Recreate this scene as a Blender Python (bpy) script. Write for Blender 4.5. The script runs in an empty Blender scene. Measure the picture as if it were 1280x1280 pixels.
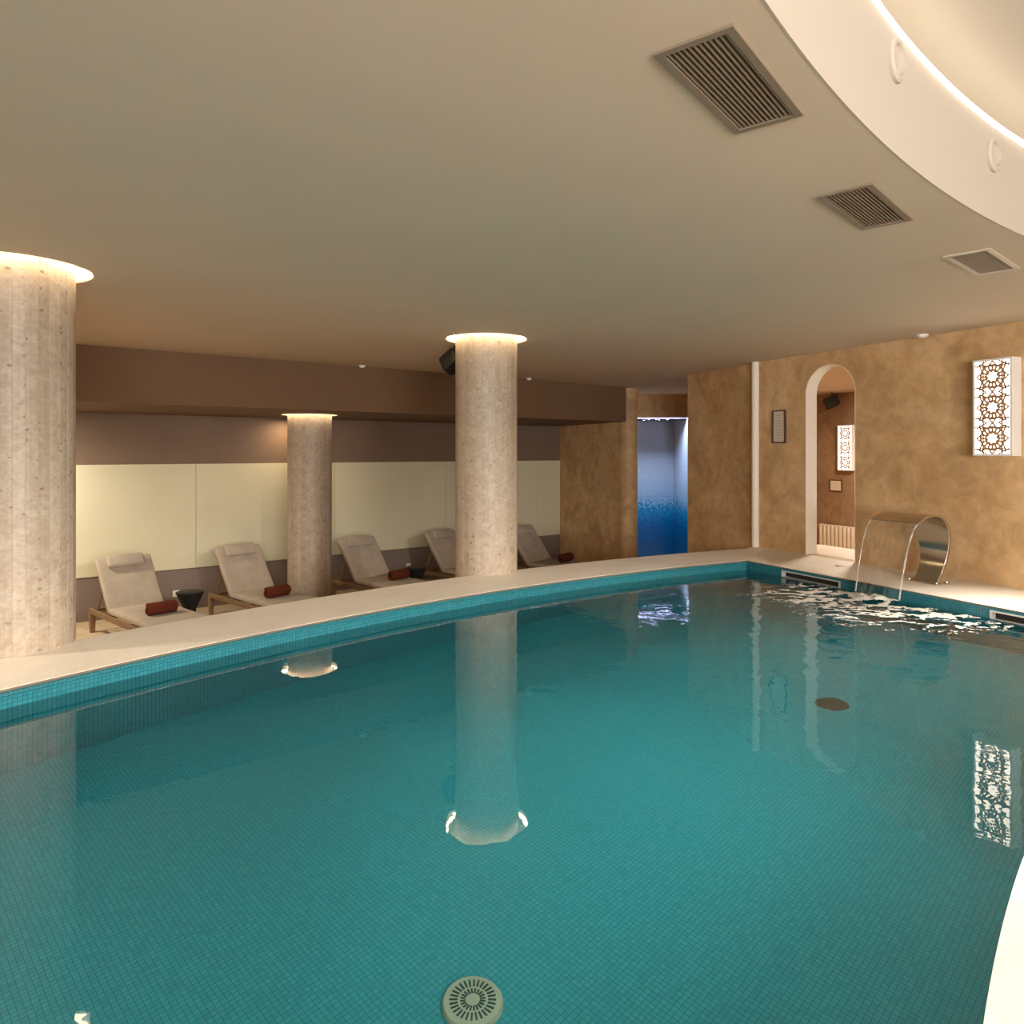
import bpy, bmesh, math, random
from math import sin, cos, pi, radians, atan2, sqrt, hypot
from mathutils import Vector, Matrix, noise
from mathutils.geometry import tessellate_polygon
random.seed(7)
S = bpy.context.scene
COL = S.collection

# ------------------------------------------------------------------ helpers
def lin(r, g, b):
    f = lambda c: (c/255/12.92) if c/255 <= .04045 else ((c/255+.055)/1.055)**2.4
    return (f(r), f(g), f(b), 1)

def link(o, parent=None):
    COL.objects.link(o)
    if parent: o.parent = parent
    return o

def mesh_obj(name, verts, faces, m, parent=None, smooth=None, uvs=None, recalc=True):
    me = bpy.data.meshes.new(name)
    me.from_pydata([tuple(v) for v in verts], [], faces)
    if uvs is not None:
        ul = me.uv_layers.new(name='UVMap')
        for l in me.loops: ul.data[l.index].uv = uvs[l.vertex_index]
    if recalc:
        bm = bmesh.new(); bm.from_mesh(me)
        bmesh.ops.recalc_face_normals(bm, faces=bm.faces)
        bm.to_mesh(me); bm.free()
    if smooth is not None:
        for p in me.polygons: p.use_smooth = True
        me.set_sharp_from_angle(angle=radians(smooth))
    if m: me.materials.append(m)
    o = bpy.data.objects.new(name, me)
    return link(o, parent)

class MB:
    """collects shapes that belong to one part"""
    def __init__(s): s.v = []; s.f = []
    def add(s, vs, fs):
        n = len(s.v); s.v += [Vector(v) for v in vs]; s.f += [[i+n for i in f] for f in fs]; return s
    def box(s, x0, x1, y0, y1, z0, z1, M=None):
        vs = [Vector((x, y, z)) for x in (x0, x1) for y in (y0, y1) for z in (z0, z1)]
        if M: vs = [M @ v for v in vs]
        return s.add(vs, [(0,1,3,2),(4,6,7,5),(0,4,5,1),(2,3,7,6),(0,2,6,4),(1,5,7,3)])
    def rbox(s, x0, x1, y0, y1, z0, z1, r, seg=3, M=None, puff=0):
        bm = bmesh.new()
        bmesh.ops.create_cube(bm, size=1)
        for v in bm.verts:
            v.co = Vector(((x0+x1)/2+v.co.x*(x1-x0), (y0+y1)/2+v.co.y*(y1-y0), (z0+z1)/2+v.co.z*(z1-z0)))
        bmesh.ops.bevel(bm, geom=bm.edges[:], offset=r, segments=seg, profile=.5, affect='EDGES', clamp_overlap=True)
        if puff:
            bmesh.ops.subdivide_edges(bm, edges=[e for e in bm.edges if e.calc_length() > .15], cuts=6, use_grid_fill=True)
            cx, cy, cz = (x0+x1)/2, (y0+y1)/2, (z0+z1)/2
            for v in bm.verts:
                u = 1-((v.co.x-cx)/((x1-x0)/2))**2; w = 1-((v.co.y-cy)/((y1-y0)/2))**2
                k = max(0, u)**.5*max(0, w)**.5
                v.co.z += (puff if v.co.z > cz else -puff*.3)*k
        bm.verts.index_update()
        vs = [v.co.copy() for v in bm.verts]; fs = [[v.index for v in f.verts] for f in bm.faces]
        bm.free()
        if M: vs = [M @ v for v in vs]
        return s.add(vs, fs)
    def tube(s, pts, r, n=10, closed=False, cap=True):
        pts = [Vector(p) for p in pts]; k = len(pts); vs = []; fs = []
        up = Vector((0,0,1))
        for i, p in enumerate(pts):
            a = pts[(i-1) % k] if (closed or i) else p
            b = pts[(i+1) % k] if (closed or i < k-1) else p
            t = (b-a).normalized()
            u = up if abs(t.dot(up)) < .95 else Vector((1,0,0))
            e1 = t.cross(u).normalized(); e2 = e1.cross(t)
            rr = r[i] if isinstance(r, (list, tuple)) else r
            vs += [p+(e1*cos(2*pi*j/n)+e2*sin(2*pi*j/n))*rr for j in range(n)]
        for i in range(k if closed else k-1):
            for j in range(n):
                a = i*n+j; b = i*n+(j+1) % n; c = ((i+1) % k)*n
                fs.append((a, b, c+(j+1) % n, c+j))
        if cap and not closed:
            fs.append(list(range(n))[::-1]); fs.append(list(range((k-1)*n, k*n)))
        return s.add(vs, fs)
    def lathe(s, prof, n=40, M=None, a0=0, a1=2*pi):
        full = abs(a1-a0-2*pi) < 1e-6; vs = []; fs = []; m = n if full else n+1; k = len(prof)
        for i in range(m):
            a = a0+(a1-a0)*i/n
            vs += [Vector((r*cos(a), r*sin(a), z)) for r, z in prof]
        for i in range(n):
            for j in range(k-1):
                p = i*k+j; q = ((i+1) % m)*k+j
                fs.append((p, q, q+1, p+1))
        if M: vs = [M @ v for v in vs]
        return s.add(vs, fs)
    def prism(s, loops, z0, z1, M=None):
        vs, fs = prism(loops, z0, z1)
        if M: vs = [M @ Vector(v) for v in vs]
        return s.add(vs, fs)
    def build(s, name, m, parent=None, smooth=40, weld=False):
        o = mesh_obj(name, s.v, s.f, m, parent, smooth)
        return o

def prism(loops, z0, z1):
    flat = [p for l in loops for p in l]; n = len(flat)
    tris = tessellate_polygon([[Vector((p[0], p[1], 0)) for p in l] for l in loops])
    vs = [(p[0], p[1], z0) for p in flat]+[(p[0], p[1], z1) for p in flat]
    fs = [tuple(t) for t in tris]+[tuple(i+n for i in t[::-1]) for t in tris]
    b = 0
    for l in loops:
        k = len(l)
        for i in range(k): fs.append((b+i, b+(i+1) % k, b+(i+1) % k+n, b+i+n))
        b += k
    return vs, fs

def slab(name, loops, z0, z1, m, parent=None):
    vs, fs = prism(loops, z0, z1)
    return mesh_obj(name, vs, fs, m, parent)

def circle(c, r, n=64, a0=0, a1=2*pi):
    e = abs(a1-a0-2*pi) < 1e-6
    return [(c[0]+r*cos(a0+(a1-a0)*i/n), c[1]+r*sin(a0+(a1-a0)*i/n)) for i in range(n if e else n+1)]

def struct(o, label=None):
    o['kind'] = 'structure'
    if label: o['label'] = label
    return o
def tag(o, label, cat, group=None, kind='thing'):
    o['label'] = label; o['category'] = cat; o['kind'] = kind
    if group: o['group'] = group
    return o
def empty(name, loc, rz=0):
    o = bpy.data.objects.new(name, None); o.location = loc; o.rotation_euler = (0, 0, rz)
    o.empty_display_size = .2
    return link(o)
def copy_tree(o, parent=None):
    c = o.copy(); link(c)
    if parent: c.parent = parent
    for ch in list(o.children): copy_tree(ch, c)
    return c

# ------------------------------------------------------------------ materials
class NT:
    def __init__(s, name):
        s.m = bpy.data.materials.new(name); s.m.use_nodes = True; s.t = s.m.node_tree; s.n = s.t.nodes
        s.b = s.n['Principled BSDF']; s.out = s.n['Material Output']
    def node(s, ty, **kw):
        n = s.n.new(ty)
        for k, v in kw.items():
            if k.startswith('i_'):
                key = k[2:]; n.inputs[int(key) if key.isdigit() else key].default_value = v
            else: setattr(n, k, v)
        return n
    def l(s, a, b): s.t.links.new(a, b)
    def setb(s, **kw):
        for k, v in kw.items(): s.b.inputs[k.replace('_', ' ')].default_value = v
    def coords(s, scale=(1,1,1), which='Object', rot=(0,0,0)):
        tc = s.node('ShaderNodeTexCoord'); mp = s.node('ShaderNodeMapping')
        mp.inputs['Scale'].default_value = scale; mp.inputs['Rotation'].default_value = rot
        s.l(tc.outputs[which], mp.inputs['Vector']); return mp.outputs['Vector']
    def noise(s, vec, scale, detail=4, rough=.55, dist=0):
        n = s.node('ShaderNodeTexNoise'); n.inputs['Scale'].default_value = scale; n.inputs['Detail'].default_value = detail
        n.inputs['Roughness'].default_value = rough; n.inputs['Distortion'].default_value = dist
        s.l(vec, n.inputs['Vector']); return n.outputs['Fac']
    def ramp(s, fac, stops):
        r = s.node('ShaderNodeValToRGB'); e = r.color_ramp.elements
        while len(e) < len(stops): e.new(.5)
        for i, (p, c) in enumerate(stops): e[i].position = p; e[i].color = c if len(c) == 4 else (*c, 1)
        s.l(fac, r.inputs['Fac']); return r.outputs['Color']
    def mix(s, fac, a, b, mode='MIX'):
        n = s.node('ShaderNodeMix', data_type='RGBA', blend_type=mode)
        for inp, val in ((n.inputs[0], fac), (n.inputs[6], a), (n.inputs[7], b)):
            if hasattr(val, 'is_output'): s.l(val, inp)
            else: inp.default_value = val
        return n.outputs[2]
    def math(s, op, a, b=0, c=None):
        n = s.node('ShaderNodeMath', operation=op)
        for i, val in enumerate((a, b) if c is None else (a, b, c)):
            if hasattr(val, 'is_output'): s.l(val, n.inputs[i])
            else: n.inputs[i].default_value = val
        return n.outputs[0]
    def bump(s, h, strength=.2, dist=.01):
        n = s.node('ShaderNodeBump'); n.inputs['Strength'].default_value = strength; n.inputs['Distance'].default_value = dist
        s.l(h, n.inputs['Height']); s.l(n.outputs['Normal'], s.b.inputs['Normal']); return n

def plain(name, col, rough=.6, metal=0, spec=.5, nz=0, nscale=30, bump=0):
    t = NT(name); t.setb(Base_Color=col, Roughness=rough, Metallic=metal); t.b.inputs['Specular IOR Level'].default_value = spec
    if nz or bump:
        v = t.coords(); f = t.noise(v, nscale)
        if nz:
            a = tuple(c*(1-nz) for c in col[:3])+(1,); b = tuple(min(1, c*(1+nz)) for c in col[:3])+(1,)
            t.l(t.ramp(f, [(.3, a), (.7, b)]), t.b.inputs['Base Color'])
        if bump: t.bump(f, bump, .005)
    return t.m

def emit(name, col, strength):
    t = NT(name); t.setb(Base_Color=col, Roughness=.5)
    t.b.inputs['Emission Color'].default_value = col; t.b.inputs['Emission Strength'].default_value = strength
    return t.m

WARM = (1, .74, .42, 1)
M = {}
M['ceiling'] = plain('ceiling_paint', (.60, .505, .40, 1), .85, spec=.2, nz=.02, nscale=2)
M['fascia'] = plain('fascia_paint', (.45, .415, .36, 1), .8, spec=.2)
M['taupe'] = plain('taupe_paint', (.165, .097, .052, 1), .7, spec=.3, nz=.06, nscale=1.5)
M['alcove'] = plain('alcove_paint', (.22, .155, .115, 1), .7, spec=.3, nz=.06, nscale=1.5)
M['wainscot'] = plain('wainscot_paint', (.24, .19, .168, 1), .6, spec=.3, nz=.05, nscale=2)
M['white'] = plain('white_plastic', (.8, .78, .74, 1), .4)
M['black'] = plain('black_plastic', (.010, .010, .011, 1), .5, spec=.3)
M['dark'] = plain('dark_void', (.02, .016, .012, 1), .8)
M['grille'] = plain('anodised_grille', (.26, .205, .15, 1), .5, metal=.2)
M['grille_pale'] = plain('pale_grille', (.55, .48, .38, 1), .45, metal=.2)
M['frame_wood'] = plain('dark_wood_frame', (.10, .05, .028, 1), .5, nz=.2, nscale=40)
M['paper'] = plain('notice_paper', (.62, .55, .45, 1), .6)
M['ink'] = plain('notice_ink', (.30, .26, .22, 1), .7)
M['led'] = emit('warm_led', (1, .80, .52, 1), 16)
M['cove_led'] = emit('cove_led', (1, .87, .70, 1), 6.5)
M['lamp'] = emit('lamp_diffuser', (1, .92, .78, 1), 3.6)
M['star'] = emit('star_led', (.75, .72, 1, 1), 6)
M['fret'] = plain('fretwork', (.36, .20, .10, 1), .5)
M['lampbody'] = plain('lamp_body_white', (.80, .78, .77, 1), .35)
M['radiator'] = plain('radiator_enamel', (.55, .46, .35, 1), .35)

def plaster(name, c1, c2, c3):
    t = NT(name); v = t.coords()
    f = t.noise(v, 1.6, 7, .62, .5); g = t.noise(v, 5.5, 5, .6, .8)
    base = t.ramp(f, [(.30, c1), (.5, c2), (.72, c3)])
    fine = t.ramp(g, [(.35, (.78, .78, .78)), (.65, (1.1, 1.1, 1.1))])
    t.l(t.mix(.8, base, fine, 'MULTIPLY'), t.b.inputs['Base Color'])
    t.setb(Roughness=.55); t.b.inputs['Specular IOR Level'].default_value = .3
    t.bump(g, .12, .02); return t.m
M['plaster'] = plaster('ochre_plaster', (.46, .275, .12), (.61, .395, .20), (.74, .52, .30))
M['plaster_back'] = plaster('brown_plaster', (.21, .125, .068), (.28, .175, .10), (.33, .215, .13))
M['nose'] = plaster('nose_plaster', (.42, .26, .13), (.55, .36, .19), (.62, .43, .26))

def stone(name, c, dark, light, rough=.45, scale=9):
    t = NT(name); v = t.coords()
    f = t.noise(v, scale, 6, .6, .4); g = t.noise(v, 60, 3)
    a = t.ramp(f, [(.3, dark), (.5, c), (.7, light)])
    b = t.ramp(g, [(.35, (.93, .93, .93)), (.65, (1.04, 1.04, 1.04))])
    t.l(t.mix(1, a, b, 'MULTIPLY'), t.b.inputs['Base Color']); t.setb(Roughness=rough)
    return t.m
M['coping'] = stone('coping_stone', (.82, .755, .655), (.78, .71, .61), (.85, .79, .70), .5, 4)
M['jamb'] = stone('jamb_paint', (.86, .79, .68), (.83, .76, .65), (.88, .82, .72), .6, 3)

def travertine():
    t = NT('travertine_staves')
    tc = t.node('ShaderNodeTexCoord'); sx = t.node('ShaderNodeSeparateXYZ'); t.l(tc.outputs['Object'], sx.inputs[0])
    ang = t.math('ARCTAN2', sx.outputs['Y'], sx.outputs['X'])
    st = t.math('MULTIPLY', t.math('ADD', ang, pi), 30/(2*pi))
    idx = t.math('FLOOR', st); fr = t.math('FRACT', st)
    wn = t.node('ShaderNodeTexWhiteNoise', noise_dimensions='1D'); t.l(idx, wn.inputs['W'])
    # every stave is its own slab, so shift the stone figure from stave to stave
    sh = t.math('MULTIPLY', wn.outputs['Value'], 40)
    cmb = t.node('ShaderNodeCombineXYZ'); t.l(sx.outputs['X'], cmb.inputs[0]); t.l(sx.outputs['Y'], cmb.inputs[1])
    t.l(t.math('ADD', t.math('MULTIPLY', sx.outputs['Z'], 1.35), sh), cmb.inputs[2])
    v = cmb.outputs[0]
    f = t.noise(v, 7, 6, .65, .8); g = t.noise(v, 38, 4, .6)
    base = t.ramp(f, [(.25, (.35, .275, .205)), (.5, (.44, .36, .285)), (.75, (.52, .455, .38))])
    base = t.mix(1, base, t.ramp(g, [(.3, (.86, .85, .83)), (.65, (1.06, 1.06, 1.06))]), 'MULTIPLY')
    tone = t.ramp(wn.outputs['Value'], [(0, (.9, .885, .86)), (1, (1.06, 1.06, 1.06))])
    base = t.mix(1, base, tone, 'MULTIPLY')
    vo = t.node('ShaderNodeTexVoronoi'); vo.inputs['Scale'].default_value = 19; t.l(v, vo.inputs['Vector'])
    gn = t.noise(v, 42, 4, .65); d = t.math('ADD', vo.outputs['Distance'], t.math('MULTIPLY', t.math('SUBTRACT', gn, .5), .62))
    sp = t.node('ShaderNodeSeparateColor'); t.l(vo.outputs['Color'], sp.inputs[0])
    pit = t.math('MULTIPLY', t.math('LESS_THAN', d, .21), t.math('GREATER_THAN', sp.outputs[0], .42))
    base = t.mix(t.math('MULTIPLY', pit, t.math('MULTIPLY', sp.outputs[1], .85)), base, (.17, .11, .065, 1))
    cs2 = t.node('ShaderNodeCombineXYZ'); t.l(t.math('MULTIPLY', st, 6), cs2.inputs[0]); t.l(t.math('MULTIPLY', sx.outputs['Z'], .6), cs2.inputs[2])
    sk = t.noise(cs2.outputs[0], 1.0, 3, .6)
    base = t.mix(1, base, t.ramp(sk, [(.3, (.9, .89, .87)), (.7, (1.06, 1.06, 1.06))]), 'MULTIPLY')
    edge = t.math('LESS_THAN', t.math('MINIMUM', fr, t.math('SUBTRACT', 1, fr)), .025)
    base = t.mix(t.math('MULTIPLY', edge, .12), base, (.42, .32, .21, 1))
    t.l(base, t.b.inputs['Base Color']); t.setb(Roughness=.5)
    h = t.math('SUBTRACT', g, t.math('MULTIPLY', pit, .8)); t.bump(h, .25, .006)
    return t.m
M['travertine'] = travertine()

def mosaic(name, c1, c2, mortar, size=.02, rot=0, rough=.25):
    t = NT(name); v = t.coords(which='UV', rot=(0, 0, rot))
    b = t.node('ShaderNodeTexBrick', offset=0, squash=1)
    b.inputs['Scale'].default_value = 1; b.inputs['Brick Width'].default_value = size; b.inputs['Row Height'].default_value = size
    b.inputs['Mortar Size'].default_value = size*.075; b.inputs['Mortar Smooth'].default_value = .2
    b.inputs['Color1'].default_value = c1; b.inputs['Color2'].default_value = c2; b.inputs['Mortar'].default_value = mortar
    b.inputs['Bias'].default_value = 0
    t.l(v, b.inputs['Vector']); t.l(b.outputs['Color'], t.b.inputs['Base Color']); t.setb(Roughness=rough)
    return t.m
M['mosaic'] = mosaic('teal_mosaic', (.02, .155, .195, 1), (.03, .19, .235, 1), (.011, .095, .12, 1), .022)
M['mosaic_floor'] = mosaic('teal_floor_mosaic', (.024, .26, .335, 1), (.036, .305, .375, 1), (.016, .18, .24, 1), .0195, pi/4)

def deck_tile():
    t = NT('deck_tile'); v = t.coords(rot=(0, 0, radians(37.4)))
    b = t.node('ShaderNodeTexBrick', offset=.5)
    b.inputs['Scale'].default_value = 1; b.inputs['Brick Width'].default_value = .9; b.inputs['Row Height'].default_value = .18
    b.inputs['Mortar Size'].default_value = .004
    b.inputs['Color1'].default_value = (.58, .45, .31, 1); b.inputs['Color2'].default_value = (.5, .38, .255, 1); b.inputs['Mortar'].default_value = (.34, .25, .165, 1)
    t.l(v, b.inputs['Vector']); t.l(b.outputs['Color'], t.b.inputs['Base Color']); t.setb(Roughness=.4); return t.m
M['deck'] = deck_tile()

def fabric(name, c, bump=.3):
    t = NT(name); v = t.coords(); f = t.noise(v, 260, 2); g = t.noise(v, 6, 3)
    a = tuple(x*.9 for x in c)+(1,); b = tuple(min(1, x*1.06) for x in c)+(1,)
    t.l(t.ramp(g, [(.3, a), (.7, b)]), t.b.inputs['Base Color']); t.setb(Roughness=.95)
    t.b.inputs['Specular IOR Level'].default_value = .1; t.bump(f, bump, .003); return t.m
M['cushion'] = fabric('cream_fabric', (.46, .395, .325))
M['towel'] = fabric('rust_terry', (.125, .03, .017), .8)
def wood():
    t = NT('teak_wood'); v = t.coords(scale=(2, 22, 22)); f = t.noise(v, 4, 4, .6, .6)
    t.l(t.ramp(f, [(.3, (.17, .10, .05)), (.7, (.29, .18, .095))]), t.b.inputs['Base Color']); t.setb(Roughness=.5); return t.m
M['wood'] = wood()

def glasspanel():
    t = NT('backpainted_glass'); v = t.coords(); f = t.noise(v, .9, 2)
    t.l(t.ramp(f, [(.3, (.70, .68, .50)), (.7, (.76, .735, .55))]), t.b.inputs['Base Color'])
    t.setb(Roughness=.22); t.b.inputs['Specular IOR Level'].default_value = .5; return t.m
M['glasspanel'] = glasspanel()

def steel():
    t = NT('brushed_steel'); t.setb(Base_Color=(.62, .57, .50, 1), Metallic=1, Roughness=.16); return t.m
M['steel'] = steel()
M['chrome'] = plain('white_metal_trim', (.72, .68, .60, 1), .25, metal=.3)
M['grout'] = plain('brown_grout', (.16, .12, .085, 1), .8)
M['drain'] = plain('drain_plastic', (.42, .45, .36, 1), .5)
M['drain_slot'] = plain('drain_slot', (.015, .06, .06, 1), .8)
M['drain_dark'] = plain('drain_dark', (.03, .05, .045, 1), .7)

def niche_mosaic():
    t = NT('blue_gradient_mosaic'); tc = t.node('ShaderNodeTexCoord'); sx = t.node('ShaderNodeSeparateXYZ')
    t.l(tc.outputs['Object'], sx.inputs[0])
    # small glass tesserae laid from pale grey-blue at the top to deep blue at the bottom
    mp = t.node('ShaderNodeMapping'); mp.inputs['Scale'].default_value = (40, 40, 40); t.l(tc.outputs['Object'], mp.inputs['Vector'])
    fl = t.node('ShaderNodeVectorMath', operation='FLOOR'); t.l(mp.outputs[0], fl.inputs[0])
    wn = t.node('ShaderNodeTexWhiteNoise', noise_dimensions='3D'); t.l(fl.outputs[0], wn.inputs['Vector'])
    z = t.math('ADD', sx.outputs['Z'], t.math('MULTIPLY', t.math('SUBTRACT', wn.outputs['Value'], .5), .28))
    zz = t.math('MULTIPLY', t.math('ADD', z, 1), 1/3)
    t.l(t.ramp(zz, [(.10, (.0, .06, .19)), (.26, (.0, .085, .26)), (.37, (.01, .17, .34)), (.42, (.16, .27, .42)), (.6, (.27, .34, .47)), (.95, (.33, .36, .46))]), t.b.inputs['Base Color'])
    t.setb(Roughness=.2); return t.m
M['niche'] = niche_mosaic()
M['niche_ceiling'] = plain('niche_ceiling', (.05, .035, .09, 1), .6)

def water():
    t = NT('pool_water'); t.setb(Base_Color=(.70, .95, .92, 1), Roughness=.0, IOR=1.333)
    t.b.inputs['Transmission Weight'].default_value = 1
    tc = t.node('ShaderNodeTexCoord'); v = tc.outputs['Object']
    # ripples run out from where the waterfall lands and die away with distance
    sub = t.node('ShaderNodeVectorMath', operation='DISTANCE'); t.l(v, sub.inputs[0]); sub.inputs[1].default_value = (3.08, 6.1, 0)
    d = sub.outputs['Value']
    near = t.math('POWER', 2.718, t.math('MULTIPLY', d, -.92))
    n1 = t.noise(v, 3.2, 3, .5, .6); n2 = t.noise(v, 9, 2, .5, .4)
    w = t.math('SINE', t.math('MULTIPLY', t.math('ADD', d, t.math('MULTIPLY', n1, .35)), 34))
    h = t.math('ADD', t.math('MULTIPLY', n1, .55), t.math('MULTIPLY', n2, .08))
    h = t.math('MULTIPLY', h, t.math('ADD', .045, t.math('MULTIPLY', near, 1.6)))
    h = t.math('ADD', h, t.math('MULTIPLY', t.math('MULTIPLY', w, near), .03))
    t.bump(h, .5, .05); return t.m
M['water'] = water()

def sheet():
    t = NT('falling_water'); n = t.n
    tr = t.node('ShaderNodeBsdfTransparent'); tr.inputs[0].default_value = (.95, .95, .94, 1)
    gl = t.node('ShaderNodeBsdfGlossy'); gl.inputs['Roughness'].default_value = .08
    df = t.node('ShaderNodeBsdfDiffuse'); df.inputs[0].default_value = (.85, .83, .8, 1)
    fr = t.node('ShaderNodeFresnel'); fr.inputs[0].default_value = 1.33
    v = t.coords(scale=(10, 10, .25)); s = t.noise(v, 3, 3)
    m1 = t.node('ShaderNodeMixShader'); m2 = t.node('ShaderNodeMixShader')
    t.l(t.math('MULTIPLY', fr.outputs[0], 1.0), m1.inputs[0]); t.l(tr.outputs[0], m1.inputs[1]); t.l(gl.outputs[0], m1.inputs[2])
    t.l(t.math('MULTIPLY', t.math('MAXIMUM', t.math('SUBTRACT', s, .45), 0), .4), m2.inputs[0]); t.l(m1.outputs[0], m2.inputs[1]); t.l(df.outputs[0], m2.inputs[2])
    t.l(m2.outputs[0], t.out.inputs['Surface']); return t.m
M['sheet'] = sheet()
def streamrim():
    t = NT('water_rim'); t.setb(Base_Color=(.95, .93, .9, 1), Roughness=.05, IOR=1.33); t.b.inputs['Transmission Weight'].default_value = .75; return t.m
M['rim'] = streamrim()
M['foam'] = plain('foam', (.50, .485, .44, 1), .6, spec=.3)

# ------------------------------------------------------------------ plan of the place (metres; water level z = 0)
C = (8.15, -4.12)                 # centre of the curved pool
R_IN, R_OUT, R_COP = 9.10, 13.08, 13.80
TH0, TH1 = radians(115.6), radians(179.2)
ZC, ZF, ZK, ZP = 2.35, -.97, .10, -.88      # ceiling, deck, coping top, pool bottom
def pol(r, a): return (C[0]+r*cos(a), C[1]+r*sin(a))
U = Vector((.4236, -.9059, 0)); NW = Vector((-.9059, -.4236, 0))   # along the right wall / out of it
W0 = Vector((2.98, 8.80, 0))
def RW(t, off=0): p = W0+U*t+NW*off; return (p.x, p.y)
RD = Vector((-cos(TH0), -sin(TH0), 0))      # along the pool's straight right edge
P0 = Vector((*pol(R_OUT, TH0), 0))
BD = Vector((.796, .605, 0)).normalized(); BN = Vector((BD.y, -BD.x, 0))   # back wall direction / out of it
B0 = Vector((-5.65, 9.40, 0))
def BW(s, off=0): p = B0+BD*s+BN*off; return (p.x, p.y)

COLS = [((-2.955, 4.30), ZC), ((-.25, 7.02), ZC), ((-2.83, 10.08), 1.77)]
HOLE = .395
S_END = 8.30

# ---- floor, pool, coping, island
struct(slab('floor', [[(-9.5, -5), (10.5, -5), (10.5, 17.5), (-9.5, 17.5)]], ZF-.1, ZF, M['deck']))

def arc_sweep(name, prof, m, a0, a1, n=160, smooth=35, vscale=1):
    vs, fs, uv = [], [], []
    L = [0]
    for i in range(1, len(prof)): L.append(L[-1]+hypot(prof[i][0]-prof[i-1][0], prof[i][1]-prof[i-1][1]))
    k = len(prof)
    for i in range(n+1):
        a = a0+(a1-a0)*i/n
        for (r, z), l in zip(prof, L):
            vs.append((*pol(r, a), z)); uv.append((prof[0][0]*a, l))
    for i in range(n):
        for j in range(k-1):
            p = i*k+j; q = p+k; fs.append((p, q, q+1, p+1))
    return mesh_obj(name, vs, fs, m, None, smooth, uv, recalc=False)

nosing = [(R_OUT, ZP), (R_OUT, .060), (R_OUT-.014, .063), (R_OUT-.018, .070), (R_OUT-.014, .079), (R_OUT-.004, .084), (R_OUT+.03, .085)]
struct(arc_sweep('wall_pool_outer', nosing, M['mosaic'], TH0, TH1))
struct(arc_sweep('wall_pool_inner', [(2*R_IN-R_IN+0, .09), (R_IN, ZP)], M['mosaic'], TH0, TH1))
# pool floor, mosaic laid in a straight diagonal grid
vs, fs, uv = [], [], []
na, nr = 90, 12
for i in range(na+1):
    for j in range(nr+1):
        p = pol(R_IN-.02+(R_OUT-R_IN+.04)*j/nr, TH0-.004+(TH1-TH0+.01)*i/na); vs.append((*p, ZP)); uv.append(p)
for i in range(na):
    for j in range(nr):
        a = i*(nr+1)+j; fs.append((a, a+1, a+nr+2, a+nr+1))
struct(mesh_obj('floor_pool', vs, fs, M['mosaic_floor'], None, None, uv))
# straight right-hand pool wall with two overflow slots let into it
vs, fs, uv = [], [], []
PN = Vector((RD.y, -RD.x, 0))
if PN.dot(Vector((-1, -.3, 0))) < 0: PN = -PN          # points into the pool
def rq(t0, t1, z0, z1, o0=0, o1=0):
    b = len(vs)
    for t, z, o in ((t0, z0, o0), (t1, z0, o0), (t1, z1, o1), (t0, z1, o1)):
        p = P0+RD*t+PN*o; vs.append((p.x, p.y, z)); uv.append((t, z+o))
    fs.append((b, b+1, b+2, b+3))
SL = [(.49, 1.19), (2.52, 3.22)]
TEND = R_OUT-R_IN
SZ0, SZ1 = .004, .068
rq(0, TEND, ZP, SZ0)
tt = 0
for a, b in SL: rq(tt, a, SZ0, SZ1); tt = b
rq(tt, TEND, SZ0, SZ1)
rq(0, TEND, SZ1, .09, 0, 0)
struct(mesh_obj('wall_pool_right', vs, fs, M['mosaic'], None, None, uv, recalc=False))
ov, of, ou = vs, fs, uv
struct(arc_sweep('trim_joint', [(R_OUT+.001, .084), (R_OUT-.003, .0976)], M['grout'], TH0, TH1))
gj = []
for t, z in ((0, .088), (TEND, .088), (TEND, .0976), (0, .0976)):
    p = P0+RD*t+PN*.003; gj.append((p.x, p.y, z))
struct(mesh_obj('trim_joint', gj, [(0, 1, 2, 3)], M['grout'], recalc=False))
# coping stone (one continuous band)
inner = [pol(R_OUT-.004, TH1+(TH0-TH1)*i/120) for i in range(121)]
pe = P0+RD*(TEND+.05)
we = RW(6.02)
outer = [pol(R_COP, radians(112.95)+(TH1-radians(112.95))*i/120) for i in range(121)]
cop = inner+[(pe.x, pe.y), we, RW(-.02)]+outer
struct(slab('trim_coping', [cop], .0975, ZK, M['coping']))
body_in = [pol(R_OUT+.12, TH1+(TH0+.012-TH1)*i/120) for i in range(121)]
pb = P0+RD*(-.0)-PN*.16; pb2 = P0+RD*(TEND+.05)-PN*.16
struct(slab('trim_pool_surround', [body_in+[(pb.x, pb.y), (pb2.x, pb2.y), RW(6.02), RW(-.02)]+outer], ZF, .087, M['coping']))
# island the viewer stands on
isl = [pol(R_IN+.004, TH0-.01+(TH1-TH0+.02)*i/140) for i in range(141)]
strip = isl+[pol(R_IN-.55, TH1+.01+(TH0-TH1-.02)*i/140) for i in range(141)]
struct(slab('trim_island_coping', [strip], ZK-.03, ZK, M['coping']))
isl = [pol(R_IN+.001, TH0-.01+(TH1-TH0+.02)*i/140) for i in range(141)]
struct(slab('floor_island', [isl+[(-.9, -4.6), (9.2, -4.6), RW(13.6), RW(6.0)]], ZF, ZK-.031, M['deck']))
# platform behind the arch
plat = [RW(.2, -.15), RW(2.4, -.15), RW(2.4, -.86), RW(.2, -.86)]
struct(slab('floor_platform', [plat], ZF, ZK, M['coping']))

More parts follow.
